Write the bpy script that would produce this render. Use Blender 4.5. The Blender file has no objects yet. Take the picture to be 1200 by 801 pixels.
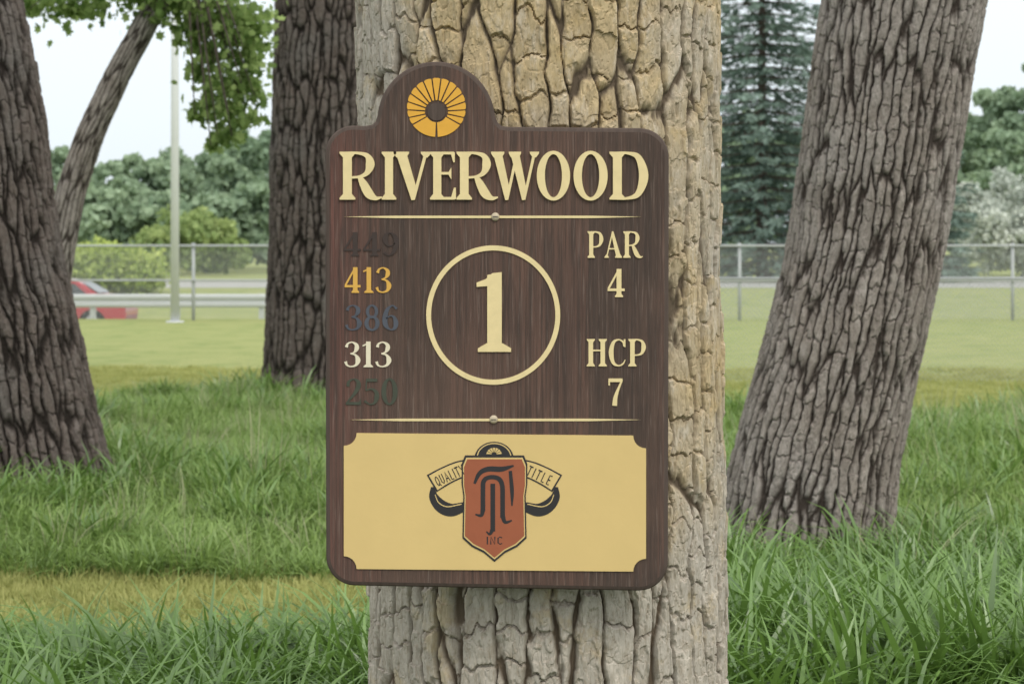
import bpy, bmesh, math, random
import numpy as np
from mathutils import Vector, Matrix
rng=np.random.default_rng(7); random.seed(7)
S=bpy.context.scene
CAMH=1.6; F=2400.0; CX=600.0; HY=290.0
def W(px,py,D): return ((px-CX)*D/F, D, CAMH-(py-HY)*D/F)

# ---------------------------------------------------------------- helpers
def link(o,parent=None):
    S.collection.objects.link(o)
    if parent: o.parent=parent
    return o
def empty(name,loc=(0,0,0)):
    e=bpy.data.objects.new(name,None); e.location=loc; e.empty_display_size=.2; return link(e)
def npmesh(name,V,Fc,mat=None,smooth=False,attrs=None):
    V=np.asarray(V,np.float32); Fc=np.asarray(Fc,np.int32)
    me=bpy.data.meshes.new(name); k=Fc.shape[1]; n=len(Fc)
    me.vertices.add(len(V)); me.vertices.foreach_set('co',V.ravel())
    me.loops.add(n*k); me.loops.foreach_set('vertex_index',Fc.ravel())
    me.polygons.add(n); me.polygons.foreach_set('loop_start',np.arange(0,n*k,k,dtype=np.int32))
    try: me.polygons.foreach_set('loop_total',np.full(n,k,np.int32))
    except Exception: pass
    me.update(calc_edges=True); me.validate()
    me.polygons.foreach_set('use_smooth',np.full(len(me.polygons),bool(smooth)))
    if attrs:
        for a,v in attrs.items():
            at=me.attributes.new(a,'FLOAT','POINT'); at.data.foreach_set('value',np.asarray(v,np.float32))
    if mat: me.materials.append(mat)
    return me
def bmobj(name,bm,mat,parent=None,smooth=False):
    me=bpy.data.meshes.new(name); bm.to_mesh(me); bm.free()
    for m in (mat if isinstance(mat,(list,tuple)) else [mat]): me.materials.append(m)
    if smooth:
        for p in me.polygons: p.use_smooth=True
    o=bpy.data.objects.new(name,me); return link(o,parent)

class NT:
    def __init__(s,name,rough=.8,spec=.3):
        s.m=bpy.data.materials.new(name); s.m.use_nodes=True; s.t=s.m.node_tree; s.n=s.t.nodes; s.l=s.t.links
        s.b=s.n['Principled BSDF']; s.b.inputs['Roughness'].default_value=rough
        s.b.inputs['Specular IOR Level'].default_value=spec
    def node(s,ty,**k):
        n=s.n.new(ty)
        for a,v in k.items(): setattr(n,a,v)
        return n
    def noise(s,scale,detail=4,vec=None,rough=.6,dist=0):
        n=s.node('ShaderNodeTexNoise'); n.inputs['Scale'].default_value=scale; n.inputs['Detail'].default_value=detail
        n.inputs['Roughness'].default_value=rough; n.inputs['Distortion'].default_value=dist
        if vec: s.l.new(vec,n.inputs['Vector'])
        return n.outputs['Fac']
    def obj(s,scale=(1,1,1)):
        t=s.node('ShaderNodeTexCoord'); m=s.node('ShaderNodeMapping'); m.inputs['Scale'].default_value=scale
        s.l.new(t.outputs['Object'],m.inputs['Vector']); return m.outputs['Vector']
    def ramp(s,fac,stops):
        r=s.node('ShaderNodeValToRGB'); e=r.color_ramp.elements
        while len(e)<len(stops): e.new(.5)
        for i,(p,c) in enumerate(stops):
            e[i].position=p; e[i].color=(*c,1) if isinstance(c,(tuple,list)) else (c,c,c,1)
        s.l.new(fac,r.inputs['Fac']); return r.outputs['Color']
    def mix(s,f,a,b,mode='MIX'):
        n=s.node('ShaderNodeMix',data_type='RGBA',blend_type=mode)
        for i,v in ((0,f),(6,a),(7,b)):
            if isinstance(v,(int,float)): n.inputs[i].default_value=v
            elif isinstance(v,(tuple,list)): n.inputs[i].default_value=(*v,1)
            else: s.l.new(v,n.inputs[i])
        return n.outputs[2]
    def math(s,op,a,b=0.):
        n=s.node('ShaderNodeMath',operation=op)
        for i,v in enumerate((a,b)):
            if isinstance(v,(int,float)): n.inputs[i].default_value=v
            else: s.l.new(v,n.inputs[i])
        return n.outputs[0]
    def sstep(s,v,a,b):
        n=s.node('ShaderNodeMapRange',interpolation_type='SMOOTHSTEP');s.l.new(v,n.inputs[0]);n.inputs[1].default_value=a;n.inputs[2].default_value=b;return n.outputs[0]
    def attr(s,name): 
        n=s.node('ShaderNodeAttribute'); n.attribute_name=name; return n.outputs['Fac']
    def color(s,c):
        if isinstance(c,(tuple,list)): s.b.inputs['Base Color'].default_value=(*c,1)
        else: s.l.new(c,s.b.inputs['Base Color'])
    def bump(s,h,strength=.3,dist=.01):
        n=s.node('ShaderNodeBump'); n.inputs['Strength'].default_value=strength; n.inputs['Distance'].default_value=dist
        s.l.new(h,n.inputs['Height']); s.l.new(n.outputs[0],s.b.inputs['Normal'])

def paint(name,c,rough=.6,var=.12,scale=40,bump=.1):
    t=NT(name,rough); v=t.obj(); n=t.noise(scale,6,v)
    t.color(t.mix(n,tuple(x*(1-var) for x in c),tuple(min(1,x*(1+var)) for x in c)))
    t.bump(t.noise(scale*6,3,v),bump,.001); return t.m
def leafmat(name,dark,light,trans=.35,attr='tone',inst=False,gloss=0.):
    t=NT(name)
    if inst: oi=t.node('ShaderNodeObjectInfo'); f=t.math('ADD',t.math('MULTIPLY',oi.outputs['Random'],.4),t.math('MULTIPLY',t.attr(attr),.6))
    else: f=t.attr(attr)
    col=t.mix(f,dark,light)
    di=t.node('ShaderNodeBsdfDiffuse');t.l.new(col,di.inputs[0])
    tr=t.node('ShaderNodeBsdfTranslucent'); t.l.new(t.mix(.25,col,(.20,.30,.05),'MIX'),tr.inputs['Color'])
    ms=t.node('ShaderNodeMixShader'); ms.inputs[0].default_value=trans
    t.l.new(di.outputs[0],ms.inputs[1]); t.l.new(tr.outputs[0],ms.inputs[2]);out_=ms.outputs[0]
    if gloss>0:
        gb=t.node('ShaderNodeBsdfGlossy');gb.inputs['Roughness'].default_value=.38;gb.inputs[0].default_value=(.8,.85,.8,1)
        m2=t.node('ShaderNodeMixShader');m2.inputs[0].default_value=gloss;t.l.new(out_,m2.inputs[1]);t.l.new(gb.outputs[0],m2.inputs[2]);out_=m2.outputs[0]
    t.n.remove(t.b)
    t.l.new(out_,t.n['Material Output'].inputs['Surface']); return t.m

# ---------------------------------------------------------------- numpy noise
def h2(ix,iy,seed):
    a=(ix.astype(np.int64)*374761393+iy.astype(np.int64)*668265263+seed*2246822519)&0xffffffff
    a=((a^(a>>13))*1274126177)&0xffffffff; a=((a^(a>>16))*1597334677)&0xffffffff; a^=a>>15
    return (a&0xffffff)/float(0x1000000)
def vn(x,y,seed,per=None):
    ix=np.floor(x);iy=np.floor(y);fx=x-ix;fy=y-iy;fx=fx*fx*(3-2*fx);fy=fy*fy*(3-2*fy)
    ix=ix.astype(np.int64);iy=iy.astype(np.int64)
    m=(lambda q:q%per) if per else (lambda q:q)
    a=h2(m(ix),iy,seed);b=h2(m(ix+1),iy,seed);c=h2(m(ix),iy+1,seed);d=h2(m(ix+1),iy+1,seed)
    return (a*(1-fx)+b*fx)*(1-fy)+(c*(1-fx)+d*fx)*fy
def fbm(x,y,seed,per=None,o=4):
    s=0;w=.5;t=0
    for i in range(o):
        s=s+w*vn(x*2**i,y*2**i,seed+i,per*2**i if per else None);t+=w;w*=.5
    return s/t
def vor(x,y,nx,seed):
    ix=np.floor(x).astype(np.int64);iy=np.floor(y).astype(np.int64)
    f1=np.full(x.shape,9.);f2=np.full(x.shape,9.);idd=np.zeros(x.shape)
    for dx in(-1,0,1):
        for dy in(-1,0,1):
            jx=ix+dx;jy=iy+dy;mx=jx%nx
            px=jx+.5+(h2(mx,jy,seed)-.5)*.8;py=jy+.5+(h2(mx,jy,seed+9)-.5)*.95
            d=np.hypot(x-px,y-py);r=h2(mx,jy,seed+21)
            c=d<f1;f2=np.where(c,f1,np.minimum(f2,d));idd=np.where(c,r,idd);f1=np.where(c,d,f1)
    return f2-f1,idd
def ss(a,b,x): t=np.clip((x-a)/(b-a),0,1); return t*t*(3-2*t)

# ---------------------------------------------------------------- bark trunk
def trunk(name,ctrl,mat,parent,nu,zs,cw=.06,ch=.3,bh=.09,depth=.022,fw=.28,fp=.55,crackd=.006,blockoff=.006,crackw=.004,seed=1,flare=.3,warp=.6,fine=.003,jag=.12,terr=.004,crp=.8):
    ctrl=np.array(ctrl,float);zs=np.array(zs);nz=len(zs)
    zu=np.linspace(zs[0],zs[-1],400);ku=14;kr=np.hanning(2*ku+1);kr/=kr.sum()
    def sm(col): 
        a=np.interp(zu,ctrl[:,0],ctrl[:,col]);a=np.convolve(np.pad(a,ku,mode='reflect',reflect_type='odd'),kr,'valid');return np.interp(zs,zu,a)
    cx,cy,r=sm(1),sm(2),sm(3)
    u=np.arange(nu)/nu;U,Z=np.meshgrid(u,zs);TH=U*2*np.pi+np.pi/2
    C=2*np.pi*float(np.interp(1.6,zs,r));nx=int(round(C/cw))
    pp=max(4,nx//3)
    j1=fbm(U*nx*4,Z/cw*1.6,seed+140,nx*4,3)-.5
    wx=(fbm(U*pp,Z/(cw*5),seed+50,pp,3)-.5)*2*warp+(fbm(U*nx,Z/cw*.6,seed+60,nx,2)-.5)*.42+j1*.20
    e,idd=vor(U*nx+wx,Z/ch+(fbm(U*8,Z*3,seed+70,8,2)-.5)*.6+(fbm(U*nx*2,Z/cw,seed+75,nx*2,2)-.5)*.10,nx,seed)
    e=e+j1*jag
    fur=ss(.0,fw,e)
    t=Z/bh*(.8+.5*idd)+idd*37+(fbm(U*nx*2,Z*9,seed+80,nx*2,4)-.5)*.75
    ft=t-np.floor(t);dist=np.minimum(ft,1-ft)*bh
    it=np.floor(t).astype(np.int64);ic=(idd*9999).astype(np.int64)
    bid=h2(it,ic,seed+5)
    hascr=(h2(np.floor(t+.5).astype(np.int64),ic,seed+6)<crp)
    crk=np.where(hascr,ss(0.25,1,dist/(crackw*(.7+1.5*bid))),1.)
    n2=int(nx*3);e2,id2=vor(U*n2+wx*3,Z/(cw*1.1)+(fbm(U*n2,Z*30,seed+90,n2,2)-.5)*.6,n2,seed+31)
    thin=ss(0,.12,e2)
    f1=fbm(U*nx*3,Z/(cw*.75),seed+100,nx*3,4)-.5; f2=fbm(U*nx*8,Z/(cw*.4),seed+110,nx*8,3)-.5
    fq=fbm(U*nx*2,Z/(cw*1.3),seed+120,nx*2,4)*6+idd*3
    fr=fq-np.floor(fq);lvl=h2(np.floor(fq).astype(np.int64),ic,seed+9)
    tilt=(ft-.5)*(h2(it,ic,seed+8)-.35)
    h=depth*(fur**fp)+fur*(-crackd*(1-crk)-.0016*(1-thin)+blockoff*(bid-.5)+blockoff*.9*tilt+terr*(lvl-.5)*ss(0,.12,np.minimum(fr,1-fr)))+fine*2*f1+fine*1.2*f2
    low=(fbm(U*3,Z*1.2,seed+130,3,2)-.5)*.07
    fl=flare*np.exp(-np.clip(Z,0,9)/.16)*(1+.45*np.cos(TH*5+seed))
    R=r[:,None]*(1+low+fl)-depth+h
    V=np.stack([cx[:,None]+R*np.cos(TH),cy[:,None]+R*np.sin(TH),Z],-1).reshape(-1,3)
    i=np.arange(nz-1)[:,None]*nu;j=np.arange(nu)[None,:];j2=(j+1)%nu
    Fc=np.stack([i+j,i+j2,i+nu+j2,i+nu+j],-1).reshape(-1,4)
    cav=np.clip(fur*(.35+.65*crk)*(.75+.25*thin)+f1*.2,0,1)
    me=npmesh(name,V,Fc,mat,False,{'cav':cav.ravel(),'tone':(bid*.6+lvl*.4).ravel(),'flake':(np.clip(.6*(1-ss(0,.12,np.minimum(fr,1-fr)))+f2,0,1)).ravel()})
    return link(bpy.data.objects.new(name,me),parent)

def barkmat(name,plateA,plateB,grey,furrow,greyamt=(.4,.6),gs=1.5,mid=.45,main=False):
    t=NT(name,.95,.1);v=t.obj();cav=t.attr('cav')
    pl=t.mix(t.attr('tone'),plateB,plateA)
    n=t.noise(gs,5,v,.65)
    if main:
        s=t.node('ShaderNodeSeparateXYZ');t.l.new(v,s.inputs[0])
        a=t.math('MULTIPLY',t.sstep(s.outputs[0],-.12,-.32),.28);b=t.math('MULTIPLY',t.sstep(s.outputs[2],1.2,.8),.30)
        n=t.math('ADD',n,t.math('ADD',a,b))
    pl=t.mix(t.ramp(n,[(greyamt[0],0.),(greyamt[1],1.)]),pl,grey)
    mp=t.node('ShaderNodeMapping');mp.inputs['Scale'].default_value=(1,1,.35);t.l.new(v,mp.inputs[0])
    n3=t.noise(70,6,mp.outputs[0],.78);pl=t.mix(t.math('MULTIPLY',t.ramp(n3,[(.35,1.),(.55,0.)]),.5),pl,tuple(x*.45 for x in plateB))
    n4=t.noise(30,5,mp.outputs[0],.75);pl=t.mix(t.math('MULTIPLY',t.ramp(n4,[(.50,0.),(.68,1.)]),.5),pl,tuple(min(1,x*1.5) for x in grey))
    if main:
        n5=t.noise(9,4,v,.7);pl=t.mix(t.math('MULTIPLY',t.ramp(n5,[(.55,0.),(.68,1.)]),.35),pl,(.50,.36,.14))
    pl=t.mix(t.math('MULTIPLY',t.attr('flake'),.4),pl,tuple(x*.5 for x in plateB))
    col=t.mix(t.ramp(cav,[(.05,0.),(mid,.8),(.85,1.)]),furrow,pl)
    t.color(col);t.bump(t.noise(200,4,mp.outputs[0],.75),.7,.003);return t.m

def tube(bm,pts,rad,n=10,cap=True):
    pts=[Vector(p) for p in pts];rings=[]
    for i,p in enumerate(pts):
        d=(pts[min(i+1,len(pts)-1)]-pts[max(i-1,0)]).normalized()
        a=Vector((0,0,1)) if abs(d.z)<.9 else Vector((1,0,0))
        s=d.cross(a).normalized();q=s.cross(d).normalized();r=rad[i] if hasattr(rad,'__len__') else rad
        rings.append([bm.verts.new(p+s*math.cos(2*math.pi*k/n)*r+q*math.sin(2*math.pi*k/n)*r) for k in range(n)])
    for a,b in zip(rings,rings[1:]):
        for k in range(n): bm.faces.new((a[k],a[(k+1)%n],b[(k+1)%n],b[k]))
    if cap: bm.faces.new(rings[-1]); bm.faces.new(rings[0][::-1])
def box(bm,x0,x1,y0,y1,z0,z1):
    v=[bm.verts.new(p) for p in((x0,y0,z0),(x1,y0,z0),(x1,y1,z0),(x0,y1,z0),(x0,y0,z1),(x1,y0,z1),(x1,y1,z1),(x0,y1,z1))]
    for f in((0,3,2,1),(4,5,6,7),(0,1,5,4),(1,2,6,5),(2,3,7,6),(3,0,4,7)): bm.faces.new([v[i] for i in f])

LEAF=np.array([(0,-.5,0),(.32,-.2,.04),(.26,.18,.03),(0,.55,-.04),(-.26,.18,.03),(-.32,-.2,.04)])
def leaves(name,C,size,mat,parent=None,tone=None,shape=LEAF,updir=.35):
    n=len(C);nr=rng.normal(size=(n,3));nr[:,2]=np.abs(nr[:,2])*updir+nr[:,2]*(1-updir)+.3*updir
    nr/=np.linalg.norm(nr,axis=1)[:,None]
    t=rng.normal(size=(n,3));a=np.cross(nr,t);a/=np.linalg.norm(a,axis=1)[:,None];b=np.cross(nr,a)
    s=(size*rng.uniform(.6,1.3,n))[:,None]
    k=len(shape)
    V=(C[:,None,:]+s[:,None,:]*(a[:,None,:]*shape[None,:,0:1]+b[:,None,:]*shape[None,:,1:2]+nr[:,None,:]*shape[None,:,2:3])).reshape(-1,3)
    Fc=np.arange(n*k).reshape(n,k)
    if tone is None: tone=rng.random(n)
    me=npmesh(name,V,Fc,mat,False,{'tone':np.repeat(tone,k)})
    return link(bpy.data.objects.new(name,me),parent)
def crownpts(c,rad,nclump,per,cr):
    P=[];T=[]
    for i in range(nclump):
        d=rng.normal(size=3);d/=np.linalg.norm(d);d*=rng.uniform(.45,1.)
        cc=np.array(c)+d*np.array(rad);r=cr*rng.uniform(.6,1.3)
        q=rng.normal(size=(per,3));q/=np.linalg.norm(q,axis=1)[:,None];q*=(rng.random((per,1))**.5)
        q=q*r*np.array((1,1,.65))
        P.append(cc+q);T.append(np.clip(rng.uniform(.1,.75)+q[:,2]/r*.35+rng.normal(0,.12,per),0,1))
    return np.concatenate(P),np.concatenate(T)

# ---------------------------------------------------------------- camera/world/light
cam=bpy.data.cameras.new('camera');co=link(bpy.data.objects.new('camera',cam));co.location=(0,0,CAMH);co.rotation_euler=(math.pi/2,0,0)
cam.sensor_width=36;cam.lens=72;cam.shift_y=-(400.5-HY)/1200;cam.clip_end=3000;cam.clip_start=.05
cam.dof.use_dof=True;cam.dof.focus_distance=4.6;cam.dof.aperture_fstop=8.5
S.camera=co
S.view_settings.view_transform='Standard';S.view_settings.look='None';S.view_settings.exposure=0
el,az=math.radians(48),math.radians(145)
w=bpy.data.worlds.new('World');S.world=w;w.use_nodes=True;n=w.node_tree.nodes;l=w.node_tree.links
bg=n['Background'];sky=n.new('ShaderNodeTexSky');sky.sky_type='NISHITA';sky.sun_disc=False;sky.sun_elevation=el;sky.sun_rotation=az;sky.dust_density=4
tc=n.new('ShaderNodeTexCoord');sp=n.new('ShaderNodeSeparateXYZ');l.new(tc.outputs['Generated'],sp.inputs[0])
cr=n.new('ShaderNodeValToRGB');cr.color_ramp.elements[0].position=0;cr.color_ramp.elements[0].color=(.78,.86,.91,1);cr.color_ramp.elements[1].position=.5;cr.color_ramp.elements[1].color=(1,1,1,1)
l.new(sp.outputs[2],cr.inputs[0])
mr=n.new('ShaderNodeMapRange');mr.inputs['From Min'].default_value=0;mr.inputs['From Max'].default_value=.9;mr.inputs['To Min'].default_value=12.2;mr.inputs['To Max'].default_value=20.5
l.new(sp.outputs[2],mr.inputs[0])
vm=n.new('ShaderNodeVectorMath');vm.operation='SCALE';l.new(cr.outputs[0],vm.inputs[0]);l.new(mr.outputs[0],vm.inputs['Scale'])
mx=n.new('ShaderNodeMix');mx.data_type='RGBA';mx.inputs[0].default_value=.87;l.new(sky.outputs[0],mx.inputs[6]);l.new(vm.outputs[0],mx.inputs[7])
l.new(mx.outputs[2],bg.inputs[0]);bg.inputs[1].default_value=.1
sun=bpy.data.lights.new('sun','SUN');sun.energy=1.2;sun.angle=math.radians(16);sun.color=(1,.94,.84)
so=link(bpy.data.objects.new('sun',sun))
sd=Vector((math.sin(az)*math.cos(el),math.cos(az)*math.cos(el),math.sin(el)))
so.rotation_euler=sd.to_track_quat('Z','Y').to_euler();so.location=(5,-5,12)

# ---------------------------------------------------------------- ground
def gz(y):
    return np.interp(y,[-50,46,51,63,80,130,400,1500],[0,0,-.7,-.7,-.05,0,0,0])
ys=np.concatenate([np.linspace(-30,5,10),np.linspace(5.5,46,160),np.linspace(46.5,85,70),np.linspace(90,200,20),np.array([300,500,900,1500.])])
xs=np.concatenate([np.array([-900,-400,-200,-100,-60]),np.linspace(-35,35,200),np.array([60,100,200,400,900.])])
XX,YY=np.meshgrid(xs,ys)
ZZ=gz(YY)+(fbm(XX*1.2+300,YY*1.2+300,3)-.5)*.05*(YY<45)
i=np.arange(len(ys)-1)[:,None]*len(xs);j=np.arange(len(xs)-1)[None,:]
Fc=np.stack([i+j,i+j+1,i+len(xs)+j+1,i+len(xs)+j],-1).reshape(-1,4)
g=NT('ground_grass',.95,.1);v=g.obj()
geo=g.node('ShaderNodeNewGeometry');sx=g.node('ShaderNodeSeparateXYZ');g.l.new(geo.outputs['Position'],sx.inputs[0])
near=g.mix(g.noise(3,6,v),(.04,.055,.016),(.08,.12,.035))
lawn=g.mix(g.noise(.35,6,v,.7),(.20,.25,.085),(.40,.38,.17))
lawn=g.mix(g.math('MULTIPLY',g.noise(9,5,v,.8),.5),lawn,(.24,.30,.11))
lawn=g.mix(g.math('MULTIPLY',g.ramp(g.noise(1.3,5,v,.75),[(.48,0.),(.66,1.)]),.6),lawn,(.14,.21,.06))
lawn=g.mix(g.math('MULTIPLY',g.ramp(g.noise(22,4,v,.8),[(.5,0.),(.7,1.)]),.5),lawn,(.11,.16,.05))
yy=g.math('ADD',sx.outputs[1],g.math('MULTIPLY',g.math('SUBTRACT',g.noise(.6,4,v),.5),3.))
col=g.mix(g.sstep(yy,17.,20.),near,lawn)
yn=g.math('ADD',sx.outputs[1],g.math('MULTIPLY',g.math('SUBTRACT',g.noise(5,4,v),.5),.8))
a1=g.sstep(yn,7.9,8.4);a2=g.sstep(yn,10.2,9.8);a3=g.sstep(sx.outputs[0],1.,.4);strip=g.math('MULTIPLY',g.math('MULTIPLY',a1,a2),a3)
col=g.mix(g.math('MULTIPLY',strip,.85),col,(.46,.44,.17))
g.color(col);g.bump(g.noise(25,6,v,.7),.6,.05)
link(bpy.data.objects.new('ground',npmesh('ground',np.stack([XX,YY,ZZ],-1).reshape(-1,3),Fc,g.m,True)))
def sheet(name,y0,y1,mat,dz=.006):
    V=[]
    for y in np.linspace(y0,y1,8):
        for x in(-300,300):V.append((x,y,float(gz(y))+dz))
    Fq=[(2*k,2*k+1,2*k+3,2*k+2) for k in range(7)]
    return link(bpy.data.objects.new(name,npmesh(name,V,Fq,mat)))
asph=paint('asphalt',(.13,.13,.13),.9,.2,3);conc=paint('pale_concrete',(.34,.34,.32),.9,.1,2)
sheet('road',51.5,61,asph);sheet('road_marking',56.1,56.25,paint('road_paint',(.75,.6,.1)),.012)
sheet('road',84,104,conc)

# ---------------------------------------------------------------- sign
DS=4.12;K=DS/F
sign=empty('golf_hole_sign',W(582,385,DS))
def sw(px,py,h=0):
    return ((px-582)*K,-h,-(py-385)*K)
def arc(cx,cy,r,a0,a1,n=10,ry=None):
    ry=r if ry is None else ry
    return [(cx+r*math.cos(math.radians(a0+(a1-a0)*i/n)),cy-ry*math.sin(math.radians(a0+(a1-a0)*i/n))) for i in range(n+1)]
def solid(bm,poly,h0,h1):
    top=[bm.verts.new(sw(x,y,h1)) for x,y in poly];bot=[bm.verts.new(sw(x,y,h0)) for x,y in poly]
    try: bm.faces.new(top)
    except ValueError: return
    n=len(poly)
    for i in range(n): bm.faces.new((top[i],top[(i+1)%n],bot[(i+1)%n],bot[i]))
def strip2(bm,A,B,h0,h1,closed=False):
    a=[bm.verts.new(sw(*p,h1)) for p in A];b=[bm.verts.new(sw(*p,h1)) for p in B]
    a0=[bm.verts.new(sw(*p,h0)) for p in A];b0=[bm.verts.new(sw(*p,h0)) for p in B];n=len(a)
    for i in range(n if closed else n-1):
        j=(i+1)%n
        bm.faces.new((a[i],a[j],b[j],b[i]));bm.faces.new((a[i],a0[i],a0[j],a[j]));bm.faces.new((b[i],b[j],b0[j],b0[i]))
    if not closed:
        bm.faces.new((a[0],b[0],b0[0],a0[0]));bm.faces.new((a[-1],a0[-1],b0[-1],b[-1]))
def catmull(P,n=7):
    P=[np.array(p,float) for p in P];Q=[2*P[0]-P[1]]+P+[2*P[-1]-P[-2]];o=[]
    for i in range(1,len(Q)-2):
        for k in range(n):
            t=k/n;a,b,c,d=Q[i-1],Q[i],Q[i+1],Q[i+2]
            o.append(.5*((2*b)+(-a+c)*t+(2*a-5*b+4*c-d)*t*t+(-a+3*b-3*c+d)*t**3))
    o.append(Q[-2]);return o
def ribbon(P,smooth=True):
    P=catmull(P) if smooth else [np.array(p,float) for p in P]
    A=[];B=[]
    for i,p in enumerate(P):
        d=P[min(i+1,len(P)-1)][:2]-P[max(i-1,0)][:2];d=d/(np.linalg.norm(d)+1e-9);nn=np.array((-d[1],d[0]))
        A.append(tuple(p[:2]+nn*max(p[2],.01)/2));B.append(tuple(p[:2]-nn*max(p[2],.01)/2))
    return A,B
SW=.19
def serif(x,y,up,w=SW,s=.075,l=1,r=1):
    d=1 if up else -1
    return ('p',[(x-w/2-s*l,y),(x+w/2+s*r,y),(x+w/2+s*r,y+d*.035),(x+w/2,y+d*.12),(x-w/2,y+d*.12),(x-w/2-s*l,y+d*.035)])
def stem(x,w=SW): return [('l',[(x,0.0,w),(x,1,w)]),serif(x,0,True,w),serif(x,1,False,w)]
G={}
G['I']=(.36,stem(.18))
G['R']=(.92,stem(.19)+[('s',[(.12,.972,.055),(.42,.972,.055),(.62,.91,.11),(.68,.74,.19),(.61,.56,.11),(.45,.48,.055),(.2,.46,.05)]),('s',[(.44,.50,.08),(.54,.32,.17),(.66,.12,.19),(.80,.03,.09),(.93,.05,.03)])])
G['P']=(.76,stem(.19)+[('s',[(.12,.972,.055),(.42,.972,.055),(.60,.90,.11),(.66,.70,.19),(.59,.50,.11),(.44,.42,.055),(.2,.41,.05)])])
G['V']=(.78,[('p',[(.04,.96),(.26,.96),(.47,.22),(.41,-.01),(.36,-.01)]),('l',[(.40,.0,.06),(.66,.98,.065)]),serif(.15,1,False,.2,.06),serif(.66,1,False,.07,.07)])
G['E']=(.66,stem(.19)+[('l',[(.12,.972,.055),(.58,.972,.055)]),('p',[(.50,.99),(.60,.99),(.60,.78),(.565,.78)]),('l',[(.2,.55,.055),(.5,.55,.055)]),('p',[(.45,.57),(.52,.67),(.52,.42),(.45,.53)]),('l',[(.12,.028,.055),(.6,.028,.055)]),('p',[(.50,.01),(.58,.25),(.625,.25),(.63,.01)])])
G['W']=(1.1,[('p',[(.04,.96),(.24,.96),(.41,.22),(.36,-.01),(.31,-.01)]),('l',[(.35,.0,.06),(.56,.9,.065)]),('p',[(.43,.96),(.63,.96),(.79,.22),(.74,-.01),(.69,-.01)]),('l',[(.735,.0,.06),(.97,.98,.065)]),serif(.14,1,False,.18,.06),serif(.53,1,False,.18,.05),serif(.97,1,False,.07,.07)])
G['O']=(.84,[('o',.42,.5,.40,.52,.205,.45)])
G['D']=(.88,stem(.19)+[('s',[(.12,.972,.055),(.40,.972,.055),(.64,.88,.13),(.755,.5,.2),(.64,.13,.13),(.40,.028,.055),(.12,.028,.055)])])
G['A']=(.84,[('l',[(.12,.03,.06),(.39,.97,.06)]),('p',[(.36,1.0),(.43,1.0),(.78,.04),(.56,.04),(.35,.84)]),('l',[(.2,.34,.05),(.6,.34,.05)]),serif(.12,0,True,.06,.07),serif(.67,0,True,.2,.06)])
G['H']=(.88,stem(.19)+stem(.69)+[('l',[(.2,.58,.055),(.68,.58,.055)])])
G['C']=(.80,[('s',[(.69,.74,.10),(.62,.90,.07),(.43,.975,.05),(.22,.86,.13),(.13,.5,.2),(.22,.14,.13),(.43,.025,.05),(.62,.09,.06),(.72,.24,.03)]),('p',[(.66,.99),(.73,.99),(.73,.70),(.66,.72)])])
G['1']=(.46,[('l',[(.25,0,.17),(.25,1,.17)]),serif(.25,0,True,.17,.09),('p',[(.04,.80),(.04,.86),(.18,.93),(.2,1.0),(.2,.88)])])
G['2']=(.64,[('s',[(.12,.70,.12),(.15,.87,.10),(.33,.972,.05),(.49,.87,.14),(.50,.68,.17),(.36,.42,.12),(.16,.18,.07),(.07,.06,.05)]),('l',[(.04,.055,.11),(.58,.055,.11)]),('p',[(.52,.1),(.6,.25),(.6,0),(.5,0)])])
G['3']=(.62,[('s',[(.09,.78,.12),(.15,.92,.07),(.31,.972,.05),(.46,.87,.13),(.47,.72,.16),(.38,.58,.07),(.24,.53,.04)]),('s',[(.24,.53,.04),(.43,.47,.08),(.52,.28,.18),(.45,.09,.10),(.27,.025,.05),(.12,.08,.07),(.06,.22,.11)])])
G['4']=(.66,[('l',[(.42,.97,.07),(.06,.3,.07)]),('l',[(.03,.26,.09),(.63,.26,.09)]),('l',[(.43,0,.17),(.43,1,.17)]),serif(.43,0,True,.17,.06)])
G['5']=(.62,[('l',[(.13,.93,.12),(.53,.93,.12)]),('l',[(.14,.97,.05),(.11,.54,.05)]),('s',[(.11,.54,.05),(.32,.60,.07),(.49,.48,.13),(.51,.28,.18),(.43,.08,.1),(.26,.025,.05),(.06,.15,.1)])])
six=[(.53,.84,.10),(.38,.972,.05),(.2,.82,.13),(.11,.5,.18),(.14,.2,.16),(.31,.03,.05),(.46,.10,.13),(.50,.3,.17),(.43,.52,.1),(.3,.57,.05),(.15,.46,.04)]
G['6']=(.62,[('s',six)]);G['9']=(.62,[('s',[(.62-x,1-y,q) for x,y,q in six])])
G['7']=(.60,[('l',[(.05,.93,.13),(.55,.93,.13)]),('p',[(.03,.99),(.08,.99),(.09,.74),(.03,.74)]),('s',[(.54,.95,.06),(.40,.62,.09),(.29,.3,.15),(.26,.0,.18)])])
G['8']=(.64,[('o',.32,.74,.22,.27,.10,.2),('o',.32,.28,.27,.30,.12,.22)])
G['0']=(.66,[('o',.33,.5,.30,.51,.12,.44)])
t_=.13
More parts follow.
